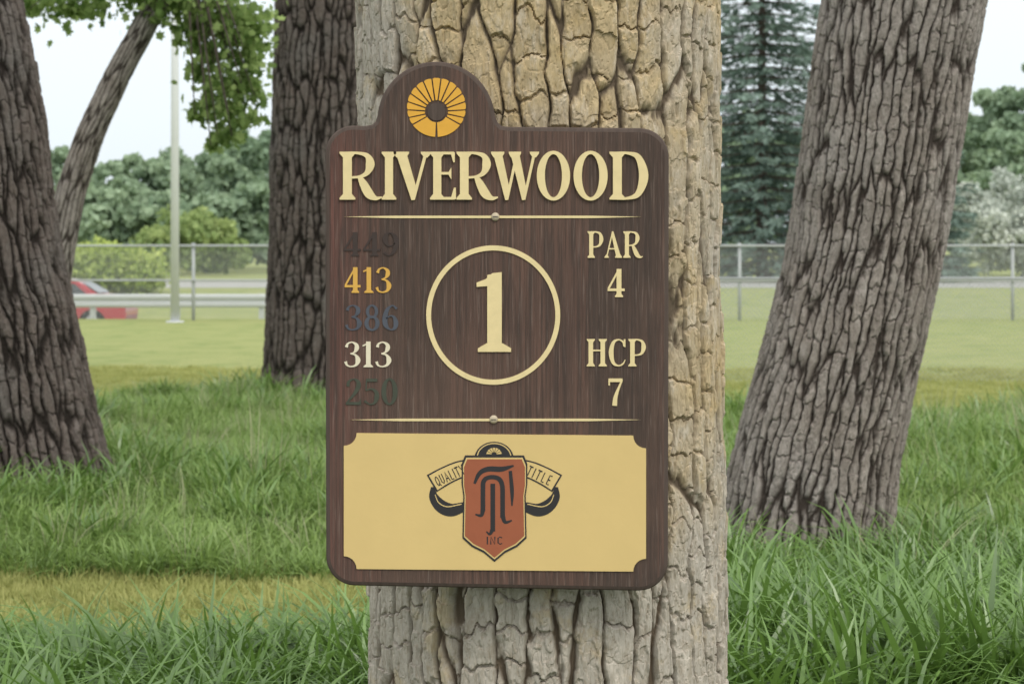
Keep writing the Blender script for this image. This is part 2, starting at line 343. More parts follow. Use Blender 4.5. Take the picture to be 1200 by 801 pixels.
for ch,wd,ln in (('Q',.6,None),('U',.6,[[(.1,1),(.1,.25),(.3,.05),(.5,.25),(.5,1)]]),('a',.6,[[(.05,0),(.3,1),(.55,0)],[(.15,.35),(.45,.35)]]),('L',.5,[[(.1,1),(.1,.05),(.45,.05)]]),('i',.22,[[(.1,0),(.1,1)]]),('T',.55,[[(.0,.95),(.55,.95)],[(.27,.95),(.27,0)]]),('Y',.55,[[(.0,1),(.27,.5),(.55,1)],[(.27,.5),(.27,0)]]),('e',.5,[[(.45,.95),(.1,.95),(.1,.05),(.45,.05)],[(.1,.5),(.4,.5)]]),('N',.6,[[(.1,0),(.1,1),(.5,0),(.5,1)]]),('c',.55,[[(.5,.85),(.3,.97),(.1,.8),(.1,.2),(.3,.03),(.5,.15)]])):
    if ch=='Q': G[ch]=(.6,[('o',.3,.5,.28,.5,.16,.38),('l',[(.35,.25,.1),(.6,-.05,.1)])])
    else: G[ch]=(wd,[('l',[(x,y,t_) for x,y in L]) for L in ln])
def text(bm,s,x0,x1,yt,yb,h0,h1,gap=.03,xf=None):
    tot=sum(G[c][0] for c in s)+gap*(len(s)-1);sx_=(x1-x0)/tot;sy=(yb-yt);x=0;k=0
    for c in s:
        wd,ps=G[c]
        def M(p,x=x):
            q=(x0+(x+p[0])*sx_,yb-p[1]*sy);return xf(*q) if xf else q
        for p in ps:
            h=h1+(k%40)*2e-5;k+=1
            if p[0]=='p': solid(bm,[M(q) for q in p[1]],h0,h)
            elif p[0]=='o':
                _,cx_,cy_,rx,ry,ix_,iy_=p;A=[];B=[]
                for a in range(40):
                    t=2*math.pi*a/40;A.append(M((cx_+rx*math.cos(t),cy_+ry*math.sin(t))));B.append(M((cx_+ix_*math.cos(t),cy_+iy_*math.sin(t))))
                strip2(bm,A,B,h0,h,True)
            else:
                A,B=ribbon(p[1],p[0]=='s');strip2(bm,[M(q) for q in A],[M(q) for q in B],h0,h)
        x+=wd+gap
def fin(name,bm,mat,rec=True):
    bmesh.ops.recalc_face_normals(bm,faces=bm.faces);return bmobj(name,bm,mat,sign)

out=[]
out+=arc(414,180,33,180,90,8)
out+=[(428,147.5)]+[(436,146),(440,142),(442,136)]
out+=arc(511,141,69,172,8,28)
out+=[(580.5,136),(583,143),(588,147.5),(596,148.5)]
out+=arc(750,184,34,88,0,8)
out+=arc(749,658,34,0,-90,8)
out+=arc(416,652,34,-90,-180,8)
wd=NT('stained_wood',.78,.22);v=wd.obj()
mp=wd.node('ShaderNodeMapping');mp.inputs['Scale'].default_value=(75,10,2.0);wd.l.new(v,mp.inputs[0])
gr=wd.noise(1.6,8,mp.outputs[0],.7,.9)
s3=wd.node('ShaderNodeSeparateXYZ');wd.l.new(v,s3.inputs[0])
bx=wd.math('FLOOR',wd.math('MULTIPLY',wd.math('ADD',s3.outputs[0],.37),7.2))
wn=wd.node('ShaderNodeTexWhiteNoise',noise_dimensions='1D');wd.l.new(bx,wn.inputs['W'])
basec=wd.mix(wn.outputs['Value'],(.100,.066,.052),(.150,.086,.066))
rr=wd.math('MULTIPLY',wd.math('SUBTRACT',-.22,s3.outputs[0]),8.);cl=wd.node('ShaderNodeClamp');wd.l.new(rr,cl.inputs[0])
basec=wd.mix(wd.math('MULTIPLY',cl.outputs[0],.6),basec,(.18,.072,.060))
basec=wd.mix(wd.ramp(gr,[(.38,0.),(.60,.8)]),basec,(.056,.043,.037))
basec=wd.mix(wd.ramp(wd.noise(2.5,4,v),[(.48,0.),(.75,.5)]),basec,(.18,.11,.083))
mp2=wd.node('ShaderNodeMapping');mp2.inputs['Scale'].default_value=(260,10,9);wd.l.new(v,mp2.inputs[0])
basec=wd.mix(wd.ramp(wd.noise(1,3,mp2.outputs[0],.6),[(.55,0.),(.70,.42)]),basec,(.27,.205,.17))
wd.color(basec);wd.bump(gr,.8,.006)
darkw=NT('dark_wood_edge',.8,.2);v=darkw.obj();mp=darkw.node('ShaderNodeMapping');mp.inputs['Scale'].default_value=(50,10,3);darkw.l.new(v,mp.inputs[0]);gn=darkw.noise(2,6,mp.outputs[0],.7,.5)
darkw.color(darkw.mix(gn,(.045,.034,.029),(.13,.095,.078)));darkw.bump(gn,.5,.003)
bm=bmesh.new()
def inset(poly,d):
    n=len(poly);o=[]
    for i in range(n):
        p0=np.array(poly[i-1],float);p1=np.array(poly[i],float);p2=np.array(poly[(i+1)%n],float)
        t=(p2-p0);t=t/np.linalg.norm(t);nn=np.array((-t[1],t[0]));o.append(tuple(p1+nn*d))
    return o
levels=[(0,-.036),(0,-.006),(1.4,-.0022),(5,0)]
rings=[[bm.verts.new(sw(x,y,h)) for x,y in inset(out,d)] for d,h in levels]
n_=len(out)
for a,b in zip(rings,rings[1:]):
    for i in range(n_): f_=bm.faces.new((a[i],a[(i+1)%n_],b[(i+1)%n_],b[i]));f_.material_index=1
bm.faces.new(rings[-1]);bm.faces.new(rings[0][::-1]).material_index=1
bmesh.ops.recalc_face_normals(bm,faces=bm.faces)
bmobj('board',bm,[wd.m,darkw.m],sign)
cream=paint('cream_paint',(.76,.62,.33),.6,.14,45,.4);white=paint('white_tee_paint',(.74,.67,.50),.5,.10,45)
gold=paint('gold_paint',(.66,.38,.08),.5,.12,45);orange=paint('sun_gold_paint',(.72,.38,.05),.5,.12,45)
blue=paint('blue_paint',(.080,.088,.108),.7,.3,45);black=paint('black_paint',(.052,.037,.032),.7,.25,45);green=paint('green_paint',(.062,.070,.050),.7,.3,45)
panelm=paint('cream_panel_paint',(.68,.50,.21),.55,.07,9,.3);rust=paint('rust_paint',(.34,.105,.052),.5,.12,30);ink=paint('dark_ink',(.032,.030,.032),.5,.1,30)
bm=bmesh.new()
for c_,xa,xb in(('R',397,447),('I',447,465),('V',462,506),('E',503,536),('R',534,583),('W',576,633),('O',628,669),('O',671,713),('D',713,761)):
    text(bm,c_,xa,xb,178,234,0,.0055)
fin('title_lettering',bm,cream)
bm=bmesh.new()
def line(y,x0,x1):
    solid(bm,[(x0,y),(x0+60,y-1.3),(x1-60,y-1.3),(x1,y),(x1-60,y+1.6),(x0+60,y+1.6)],0,.0012)
line(254,403,752);line(491.5,410,751)
A=[];B=[]
for a in range(96):
    t=2*math.pi*a/96;A.append((578+78.5*math.cos(t),369-81.5*math.sin(t)));B.append((578+72.8*math.cos(t),369-75.6*math.sin(t)))
strip2(bm,A,B,0,.002,True)
solid(bm,[(571,322),(588,319),(588,404),(571,404)],0,.003)
solid(bm,[(560,412),(599,412),(599,408),(589,402),(570,402),(560,408)],0,.0031)
solid(bm,[(558.5,336),(558.5,331),(569,327),(577,320),(588,318.7),(588,326),(573,335)],0,.0032)
text(bm,'PAR',688,753,271,302,0,.0022);text(bm,'4',711,733,315,348,0,.0022)
text(bm,'HCP',687,757,397,429,0,.0022);text(bm,'7',712,731,443,475,0,.0022)
fin('cream_lettering',bm,cream)
for nm,s,x0,x1,y0,y1,m in(('black_tee_yardage','449',402,468,272,300,black),('gold_tee_yardage','413',403,459,313,343,gold),('blue_tee_yardage','386',404,468,357,387,blue),('white_tee_yardage','313',403,459,400,430,white),('green_tee_yardage','250',404,467,443,474,green)):
    bm=bmesh.new();text(bm,s,x0,x1,y0,y1,0,.0014);fin(nm,bm,m)
bm=bmesh.new();c0=(511.5,131)
NP=15
def edge_r(a):
    b=math.sin(a)*5;return b+math.sqrt(34.5**2-25+b*b)
for i in range(NP):
    a0=math.radians(-28+236*i/NP);a1=math.radians(-28+236*(i+1)/NP);g_=.020
    A=[];B=[]
    for k in range(5):
        aa=a0+g_+(a1-a0-2*g_)*k/4;R=edge_r(aa)-(.7 if k in(0,4) else 0)
        ai=a0+g_*3.2+(a1-a0-6.4*g_)*k/4
        A.append((c0[0]+R*math.cos(aa),c0[1]-R*math.sin(aa)));B.append((c0[0]+13.5*math.cos(ai),c0[1]-13.5*math.sin(ai)))
    strip2(bm,A,B,0,.0018)
for s in(-1,1):
    A=[];B=[]
    for k in range(9):
        d=-30-57*k/8;a=math.radians(d if s>0 else 180-d);R=edge_r(a)
        A.append((c0[0]+R*math.cos(a),c0[1]-R*math.sin(a)));B.append((c0[0]+12.5*math.cos(a),c0[1]-12.5*math.sin(a)))
    strip2(bm,A,B,0,.0018)
fin('sun_emblem',bm,orange)
bm=bmesh.new();solid(bm,arc(511.5,131,10.5,0,342,19),0,.0022);fin('sun_centre',bm,darkw.m)
bm=bmesh.new()
P=[(403+15*math.sin(math.radians(a)),507+15*math.cos(math.radians(a))) for a in range(0,91,15)]
P+=[(757-15*math.cos(math.radians(a)),510+15*math.sin(math.radians(a))) for a in range(0,91,15)]
P+=[(757-15*math.sin(math.radians(a)),669-15*math.cos(math.radians(a))) for a in range(0,91,15)]
P+=[(403+15*math.cos(math.radians(a)),666-15*math.sin(math.radians(a))) for a in range(0,91,15)]
solid(bm,P,0,.0025);fin('sponsor_panel',bm,panelm)
hb=.0025
def lay(name,polys,ribs,mat,h):
    bm=bmesh.new();k=0
    for p in polys: solid(bm,p,hb,hb+h+k*1e-5);k+=1
    for r in ribs:
        A,B=ribbon(list(r[1:]),r[0]);strip2(bm,A,B,hb,hb+h+k*1e-5);k+=1
    return fin(name,bm,mat)
def mir(L,c=579.5): return [(2*c-p[0],)+tuple(p[1:]) for p in L]
tail=[(507,570,4),(508.5,582,11),(517,592.5,15),(529,597,15),(544,593,11)]
lay('logo_tails',[],[(True,*tail),(True,*mir(tail))],ink,.0004)
tl=[(510,579,.8),(514,588,1.1),(524,593,1.1),(541,590,1.1)]
lay('logo_tail_lines',[],[(True,*tl),(True,*mir(tl))],panelm,.0005)
band=[(506,566,23),(520,558,22),(535,551,21),(549,547,20)]
lay('logo_banner_outline',[],[(True,*band),(True,*mir(band))],ink,.0006)
bandc=[(507.8,565.2,19.5),(520,558,18.5),(535,551,17.5),(547,547.5,16.5)]
lay('logo_banner',[],[(True,*bandc),(True,*mir(bandc))],panelm,.0008)
sh=[(541,543),(545,533),(614,533),(618,543),(618,566),(616,580),(617,630),(606,640),(592,647),(579.5,657.5),(567,647),(553,640),(542,630),(543,580),(541,566)]
def scl(P,s,c=(579.5,592)): return [(c[0]+(x-c[0])*s,c[1]+(y-c[1])*s) for x,y in P]
lay('logo_shield_outline',[sh,arc(579,537,23,0,180,16,20)],[],ink,.0010)
lay('logo_shield_line',[scl(sh,.955)],[],panelm,.0013);lay('logo_shield',[scl(sh,.925)],[],rust,.0016)
fans=[]
for i in range(7):
    a=math.radians(15+150*i/6);fans.append([(579+3*math.cos(a-.12),532-3*math.sin(a-.12)),(579+9*math.cos(a-.17),532-8*math.sin(a-.17)),(579+9*math.cos(a+.17),532-8*math.sin(a+.17)),(579+3*math.cos(a+.12),532-3*math.sin(a+.12))])
lay('logo_fan',fans,[],panelm,.0018)
lay('logo_dome_line',[],[(True,)+tuple((579+20*math.cos(math.radians(a)),536-17*math.sin(math.radians(a)),1.2) for a in range(10,171,20))],panelm,.0013)
mono=[(True,(556,566,3),(562,554,5),(572,549,6),(588,549,6),(602,545,2)),
(True,(566,598,5.5),(566,575,5.5),(567,563,5.5),(574,558.5,5),(584,560,5.5),(588.5,568,5.5),(589,585,5.5),(589,606,5.5)),
(False,(577.5,566,5.5),(577.5,622,5.5)),(True,(566,596,5.5),(564,603,4),(557,602,1.5)),(True,(577.5,619,5.5),(574,625,3),(570,622,1.5)),(True,(589,603,5.5),(592,611,4),(600,609,1.5)),(True,(598,551,4),(600,575,4.5),(600,592,1.5))]
lay('logo_monogram',[],mono,ink,.0019)
bm=bmesh.new();text(bm,'iNc',570,589,628,637,hb,hb+.0019,.12)
def rot(cx_,cy_,ang):
    c,s=math.cos(ang),math.sin(ang)
    return lambda x,y:(cx_+(x*c-y*s),cy_+(x*s+y*c))
text(bm,'QUaLiTY',-18,18,-6,6,hb,hb+.0012,.16,rot(527,556.5,-.44));text(bm,'TiTLe',-15,15,-6,6,hb,hb+.0012,.25,rot(632,556.5,.44))
fin('logo_text',bm,ink)
steel=paint('screw_metal',(.5,.42,.3),.4,.2,60)
bm=bmesh.new()
for (x,y) in((580.5,254),(578.5,491)):
    q=Vector(sw(x,y,.002));bmesh.ops.create_uvsphere(bm,u_segments=16,v_segments=10,radius=1,matrix=Matrix.Translation(q)@Matrix.Diagonal((.0085,.0045,.0085,1)))
bmobj('screws',bm,steel,sign,True)
bm=bmesh.new()
for (x,y) in((580.5,254),(578.5,491)):
    q=sw(x,y,0);box(bm,q[0]-.005,q[0]+.005,-.0070,-.0060,q[2]-.0007,q[2]+.0007)
bmobj('screw_slots',bm,ink,sign)
bm=bmesh.new()
for y in(254,491): a=sw(470,y-14);b=sw(700,y+14);box(bm,a[0],b[0],.0365,.055,b[2],a[2])
bmobj('mounting_battens',bm,darkw.m,sign)

# ---------------------------------------------------------------- trees
bk_main=barkmat('cottonwood_bark',(.56,.44,.26),(.43,.335,.20),(.45,.41,.35),(.12,.092,.065),(.46,.64),1.3,.35,True)
bk_grey=barkmat('grey_bark',(.31,.27,.235),(.21,.18,.157),(.34,.31,.285),(.050,.040,.034),(.4,.65),1.2,.5)
bk_dark=barkmat('dark_bark',(.165,.135,.118),(.105,.086,.076),(.15,.137,.127),(.027,.022,.019),(.5,.7),1.2,.5)
bk_plain=paint('limb_bark',(.11,.09,.075),.9,.35,9,.6)
leafm=leafmat('leaf_green',(.045,.10,.02),(.16,.27,.06),.4)
def lin(a,b,s): return list(np.arange(a,b,s))
def limbs(parent,base,r,seed,hgt=4.5,n=6):
    rs=random.Random(seed);bm=bmesh.new();ends=[]
    for i in range(n):
        a=2*math.pi*i/n+rs.uniform(-.4,.4);L=rs.uniform(.8,1.2)*hgt*.8;p=Vector(base);pts=[];rad=[]
        for k in range(8):
            t=k/7;pts.append(p+Vector((math.cos(a)*L*t*.8,math.sin(a)*L*t*.8,hgt*t**.8-.3))+Vector((rs.uniform(-.1,.1),rs.uniform(-.1,.1),0))*k*.6);rad.append(r*.55*(1-t*.85))
        tube(bm,pts,rad,8);ends.append(pts[-1]);ends.append(pts[5])
    bmobj('limbs',bm,bk_plain,parent,True);return ends
def crown(parent,ends,n=260,r=.9):
    P=[]
    for e in ends:
        q=rng.normal(size=(n,3))*np.array((r,r,r*.5))*.6;P.append(np.array(e)+q)
    leaves('crown',np.concatenate(P),.13,leafm,parent)
t1=empty('cottonwood_tree',(0,0,0))
axD=4.60
trunk('trunk',[(0,.075,axD,.395),(.6,.083,axD,.392),(1.6,.066,axD,.392),(2.3,.058,axD,.408),(6.5,.1,axD+.1,.30)],bk_main,t1,960,lin(-.05,.55,.012)+lin(.55,2.22,.002)+lin(2.22,6.4,.03),
 cw=.056,ch=.50,bh=.085,depth=.0155,fw=.19,fp=.6,crackd=.0085,blockoff=.0075,crackw=.0038,seed=11,warp=.38,fine=.0015,jag=.15,terr=.0055)
crown(t1,limbs(t1,(.1,axD+.1,6.2),.5,1),150)
t2=empty('cottonwood_tree')
trunk('trunk',[(0,1.385,9.9,.415),(.5,1.452,9.9,.41),(1.03,1.579,9.9,.395),(1.6,1.706,9.9,.378),(2.78,1.886,9.9,.395),(6.5,2.5,10.1,.30)],bk_grey,t2,620,lin(-.05,3.0,.0046)+lin(3,6.4,.03),
 cw=.046,ch=.48,bh=.10,depth=.021,fw=.38,fp=.6,crackd=.008,blockoff=.006,crackw=.005,seed=23,flare=.12,warp=.45,fine=.003,jag=.18,terr=.006,crp=.65)
crown(t2,limbs(t2,(2.5,10.1,6.2),.5,2),150)
t3=empty('cottonwood_tree');kk=12.4/F
trunk('trunk',[(0,(22-600)*kk,12.6,.56),(.515,(4-600)*kk,12.6,.54),(1.03,(-12-600)*kk,12.6,.52),(1.55,(-34-600)*kk,12.6,.51),(2.32,(-53-600)*kk,12.6,.5),(3.1,(-80-600)*kk,12.6,.5),(6.5,-4.2,12.6,.38)],bk_dark,t3,560,lin(-.05,3.2,.006)+lin(3.2,6.4,.03),
 cw=.060,ch=.50,bh=.13,depth=.032,fw=.40,fp=.62,crackd=.010,blockoff=.008,crackw=.007,seed=37,flare=.10,warp=.45,fine=.004,jag=.2,terr=.008,crp=.65)
crown(t3,limbs(t3,(-4.2,12.6,6.2),.5,3),150)
t4=empty('cottonwood_tree');kk=20/F
trunk('trunk',[(0,(369-600)*kk,20.4,.56),(1.9,(373-600)*kk,20.4,.53),(4.0,(378-600)*kk,20.4,.52),(8,-1.9,20.4,.4)],bk_dark,t4,420,lin(-.05,4.3,.011)+lin(4.3,8,.04),
 cw=.075,ch=.55,bh=.14,depth=.036,fw=.42,fp=.62,crackd=.010,blockoff=.008,crackw=.010,seed=53,flare=.14,warp=.45,fine=.006,jag=.2,terr=.008,crp=.65)
crown(t4,limbs(t4,(-1.9,20.4,7.8),.5,4),150)
t5=empty('maple_tree');D5=17
cp=[(516,40,.16),(400,52,.145),(300,68,.135),(220,84,.13),(150,108,.125),(80,142,.12),(20,175,.112),(-60,215,.10),(-200,270,.08)]
ctrl=sorted([(CAMH-(y-HY)*D5/F,(x-600)*D5/F,D5,r) for y,x,r in cp])
trunk('trunk',ctrl,bk_grey,t5,160,lin(ctrl[0][0]-.03,5.0,.012),cw=.045,ch=.3,bh=.12,depth=.010,fw=.45,crackd=.003,blockoff=.003,crackw=.006,seed=61,flare=.15,warp=.4,fine=.002)
bm=bmesh.new()
tips=[(235,8,34),(205,-5,24),(262,30,26),(285,55,22),(243,62,16),(255,100,18),(283,98,20),(240,128,13),(268,132,20),(288,140,12),(255,158,9),(272,160,9),(225,36,14),(300,28,22),(60,0,22),(110,-4,22),(20,-6,18),(180,-25,40),(295,75,14),(160,-12,20),(85,10,10),(35,10,9),(232,85,9),(180,14,12),(228,134,7),(247,170,6),(298,112,9)]
root=Vector(W(215,-60,D5))
for (x,y,r) in tips:
    e=Vector(W(x,y,D5+random.uniform(-.5,.5)));m_=(root+e)/2+Vector((0,0,.25));tube(bm,[root,m_,e],[.03,.012,.004],6)
bmobj('limbs',bm,bk_plain,t5,True)
P=[];T=[]
for (x,y,r) in tips:
    c=np.array(W(x,y,D5));m=int(r*r*.34)+20
    q=rng.normal(size=(m,3))*np.array((.66,.9,.58))*r*D5/F
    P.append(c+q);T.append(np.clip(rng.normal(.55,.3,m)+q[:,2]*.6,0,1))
lob=np.array([(0,-.5,0),(.18,-.32,.02),(.5,-.2,.05),(.3,.0,.03),(.42,.3,.04),(.15,.22,0),(0,.58,-.05),(-.15,.22,0),(-.42,.3,.04),(-.3,.0,.03),(-.5,-.2,.05),(-.18,-.32,.02)])
leaves('crown',np.concatenate(P),.075,leafmat('maple_leaf',(.12,.20,.06),(.44,.56,.22),.5),t5,np.concatenate(T),lob)
P,T=crownpts((-3.2,D5,7.),(2.5,2.5,1.5),30,120,.6);leaves('upper_crown',P,.1,leafm,t5,T,lob)

# ---------------------------------------------------------------- background vegetation
far=leafmat('hazed_distant_foliage',(.23,.32,.22),(.36,.46,.31),.25)  # aerial haze painted into the leaf colours: paler, less contrast
P=[];T=[]
def addtree(px,top,D,wpx,base=None,per=110,ncl=46):
    k=D/F;x=(px-600)*k;zt=CAMH+(HY-top)*k;hw=wpx*k
    zb=0. if base is None else base
    p,t=crownpts((x,D,zb+(zt-zb)*.52),(hw,hw,(zt-zb)*.46),ncl,per,max(.9,hw*.32));t=t*rng.uniform(.7,1.1);P.append(p);T.append(np.clip(t+random.uniform(-.1,.15),0,1))
for a in((95,185,150,35),(60,150,170,40),(130,178,160,38),(165,175,145,34),(205,178,150,40),(245,165,165,40),(285,150,150,42),(320,135,160,45),(270,172,140,35),(110,215,130,38),(180,220,130,38),(240,225,128,36),(300,215,130,40),(380,140,150,50),(450,150,150,50),(530,140,160,50),(600,150,150,50),(680,140,160,50),(760,130,150,50),(10,150,150,50),(-60,150,150,60),(-150,150,150,60)): addtree(*a)
for a in((1150,95,170,55),(1195,62,165,55),(1240,70,160,60),(1120,120,160,45),(1180,150,150,45),(1060,110,170,60),(980,100,170,60),(1300,90,160,60),(1400,90,160,70),(880,120,170,60)): addtree(*a,per=150,ncl=64)
leaves('background_trees',np.concatenate(P),.55,far,None,np.concatenate(T))
P=[];T=[]
for a in((1145,205,118,32),(1185,192,120,34),(1225,195,118,34),(1160,235,112,26),(1210,240,112,28),(1265,215,118,36)): addtree(*a,ncl=30,per=90)
leaves('russian_olive_shrub',np.concatenate(P),.3,leafmat('silver_foliage',(.36,.41,.36),(.72,.75,.68),.2),None,np.concatenate(T))
P=[];T=[]
for a in((205,250,120,24),(235,245,118,26),(262,255,118,20),(185,262,118,18)): addtree(*a,ncl=24)
leaves('shrub',np.concatenate(P),.35,leafmat('yellowgreen_foliage',(.22,.31,.13),(.42,.50,.21),.3),None,np.concatenate(T))
P=[];T=[]
for a in((105,291,78,22),(140,294,78,20),(165,300,78,12),(85,296,78,20)): addtree(*a,ncl=22)
leaves('shrub',np.concatenate(P),.2,leafmat('hedge_foliage',(.28,.38,.10),(.58,.66,.22),.3),None,np.concatenate(T))

spm=leafmat('spruce_needles',(.08,.125,.105),(.25,.33,.28),.1)
def spruce(px,D,height,hw,seed,parent,zb=0):
    k=D/F;x=(px-600)*k;rs=np.random.default_rng(seed)
    bm=bmesh.new();tube(bm,[(x,D,zb-.1),(x,D,zb+height*.6),(x,D,zb+height)],[.3,.15,.03],8)
    z=.4;V=[];Fq=[];Tn=[];vi=0
    while z<height-.3:
        L=hw*(1-z/height)**.8*rs.uniform(.68,1.15)+.2;nb=int(8+6*(1-z/height));off=rs.uniform(0,6)
        for b in range(nb):
            a=off+2*math.pi*b/nb+rs.uniform(-.25,.25);Lb=L*rs.uniform(.6,1.15);d=np.array((math.cos(a),math.sin(a),0.));s=np.array((-d[1],d[0],0))
            tn=rs.uniform(.0,.8)
            tube(bm,[(x,D,zb+z),tuple(np.array((x,D,zb+z-.12*Lb))+d*Lb)],[.04,.01],4,False)
            m=int(24*Lb/2)+8
            for q in range(m):
                t=rs.random()**.6;wv=(1-t)*.22*Lb+.15
                c=np.array((x,D,zb+z-.22*Lb*t+.10*Lb*t*t))+d*Lb*t+s*rs.uniform(-wv,wv)+np.array((0,0,rs.uniform(-.25,.05)))
                dr=d*rs.uniform(.2,1)+s*rs.uniform(-.9,.9)+np.array((0,0,rs.uniform(-.6,.2)));dr/=np.linalg.norm(dr)
                l_=rs.uniform(.22,.42);sd_=np.cross(dr,rs.normal(size=3));sd_/=np.linalg.norm(sd_);sd_*=.07
                V+= [c-sd_,c+sd_,c+dr*l_+sd_*.4,c+dr*l_-sd_*.4];Fq.append((vi,vi+1,vi+2,vi+3));vi+=4;Tn+=[max(0,min(1,tn*.65+t*.4-.05+rs.uniform(-.1,.1)))]*4
        z+=rs.uniform(.42,.66)
    bmobj('trunk_and_boughs',bm,bk_plain,parent)
    link(bpy.data.objects.new('needles',npmesh('needles',np.array(V),np.array(Fq),spm,False,{'tone':Tn})),parent)
e=empty('spruce_tree');spruce(893,100,25,6.3,5,e)
e=empty('spruce_tree');spruce(1090,98,9,3.4,6,e)

# ---------------------------------------------------------------- fences, pole, rail, car
galv=paint('galvanised_steel',(.38,.40,.405),.5,.12,5)
def chainfence(name,y,x0,x1,ztop,rails,sp,r=.03,wire=.0022,pitch=.07,zb=0.04):
    e=empty(name);bm=bmesh.new()
    x=x0
    while x<=x1+.01:
        tube(bm,[(x,y,-.2),(x,y,ztop+.04)],r*1.25,10);x+=sp
    bmobj('posts',bm,galv,e,True)
    bm=bmesh.new()
    for z in rails: tube(bm,[(x0,y-r*1.9,z),(x1,y-r*1.9,z)],r*.8,8)
    bmobj('rails',bm,galv,e,True)
    V=[];Fq=[];H=ztop-.04-zb;k=0
    for d in(-1,1):
        yy_=y+.004*d
        xa=x0-H
        while xa<x1:
            a=np.array((xa if d>0 else xa+H,yy_,zb));b=np.array((xa+H if d>0 else xa,yy_,zb+H))
            lo,hi=(a,b) if a[0]<b[0] else (b,a)
            t0=max(0,(x0-lo[0])/H);t1=min(1,(x1-lo[0])/H)
            if t1>t0:
                p=lo+(hi-lo)*t0;q=lo+(hi-lo)*t1;nrm=np.array((-(q-p)[2],0,(q-p)[0]));nrm/=np.linalg.norm(nrm);nrm*=wire
                yo=np.array((0,wire,0))
                V+=[p-nrm,p+yo,p+nrm,q-nrm,q+yo,q+nrm];Fq+=[(k,k+1,k+4,k+3),(k+1,k+2,k+5,k+4),(k+2,k,k+3,k+5)];k+=6
            xa+=pitch
    link(bpy.data.objects.new('chain_link',npmesh('chain_link',np.array(V),np.array(Fq),galv)),e)
chainfence('chain_link_fence',45,-22,24,1.66,[1.64,.88],3.0,.030,.0032)
chainfence('chain_link_fence',24,.9,15,1.25,[1.24],2.95,.020,.0019,.06)
e=empty('guardrail');bm=bmesh.new()
prof=[(0,.30),(-.05,.34),(-.05,.40),(0,.44),(0,.48),(-.05,.52),(-.05,.58),(0,.62)]
for (a,b),(c,d) in zip(prof,prof[1:]):
    bm.faces.new([bm.verts.new(p) for p in((-40,48.5+a,b-.12),(0,48.5+a,b-.12),(0,48.5+c,d-.12),(-40,48.5+c,d-.12))])
x=-40
while x<0: box(bm,x,x+.12,48.52,48.66,-.6,.5);x+=2
bmobj('beam_and_posts',bm,paint('guardrail_steel',(.5,.52,.52),.5,.08,4),e)
e=empty('street_lamp');bm=bmesh.new();X=(205-600)*43.6/F
tube(bm,[(X,43.6,0),(X,43.6,5),(X,43.6,10)],[.095,.085,.06],20);tube(bm,[(X,43.6,0),(X,43.6,.04)],[.19,.19],20)
tube(bm,[(X,43.6,9.8),(X+.6,43.6,10.1),(X+1.8,43.6,10.2)],[.04,.035,.03],10)
bmobj('pole',bm,paint('pale_grey_paint',(.60,.62,.63),.45,.06,4),e,True)
bm=bmesh.new();box(bm,X+1.6,X+2.3,43.45,43.75,10.12,10.26);bmesh.ops.bevel(bm,geom=bm.edges[:],offset=.04,segments=2,affect='EDGES');bmobj('lamp_head',bm,galv,e)
car=empty('parked_car',(-12.45,55,-.69))
prof=[(-2.2,.30),(-2.25,.55),(-2.2,.78),(-1.9,.88),(-1.15,.98),(-.55,1.38),(-.2,1.45),(.6,1.45),(1.0,1.38),(1.55,1.05),(2.1,.98),(2.22,.85),(2.25,.5),(2.2,.28)]
for wx in(1.35,-1.35):
    prof+=[(wx+.36*math.cos(math.radians(a)),.30+.36*math.sin(math.radians(a))) for a in range(0,181,20)]
bm=bmesh.new();secs=[]
for yv,s,dz in((-.88,.94,0),(-.80,1,0),(.80,1,0),(.88,.94,0)):
    secs.append([bm.verts.new((x*(1 if z<1 else .97 if abs(yv)<.85 else .93),yv*(1 if z<1.0 else .8),z)) for x,z in prof])
for a,b in zip(secs,secs[1:]):
    for i in range(len(prof)): j=(i+1)%len(prof);bm.faces.new((a[i],a[j],b[j],b[i]))
bm.faces.new(secs[0]);bm.faces.new(secs[-1][::-1]);bmesh.ops.recalc_face_normals(bm,faces=bm.faces)
cp_=NT('red_car_paint',.25,.5);cp_.color((.45,.04,.06));cp_.b.inputs['Coat Weight'].default_value=.5
bmobj('body',bm,cp_.m,car)
gl=NT('car_glass',.05,.5);gl.color((.03,.035,.04))
bm=bmesh.new()
for sy in(-1,1):
    for q in([(-1.0,1.0),(-.5,1.34),(-.02,1.39),(-.02,1.0)],[(.04,1.0),(.04,1.39),(.6,1.39),(.92,1.32),(1.3,1.04)]):
        vs=[bm.verts.new((x*.95,sy*(.895 if z<1.1 else .72),z)) for x,z in q];bm.faces.new(vs)
for q in([(1.04,1.36),(1.52,1.07)],[(-.60,1.35),(-1.12,1.0)]):
    vs=[bm.verts.new((q[0][0]*.99,-.6,q[0][1]+.015)),bm.verts.new((q[0][0]*.99,.6,q[0][1]+.015)),bm.verts.new((q[1][0]*.99,.72,q[1][1]+.02)),bm.verts.new((q[1][0]*.99,-.72,q[1][1]+.02))];bm.faces.new(vs)
bmobj('windows',bm,gl.m,car)
bm=bmesh.new()
for x in(-1.35,1.35):
    for y in(-.78,.78): tube(bm,[(x,y-.11,.31),(x,y+.11,.31)],.31,24)
bmobj('wheels',bm,paint('tyre_rubber',(.02,.02,.02),.8),car)
bm=bmesh.new()
for x in(-1.35,1.35):
    for y in(-.895,.895): tube(bm,[(x,y-.01,.31),(x,y+.01,.31)],.19,16)
bmobj('hubcaps',bm,galv,car)
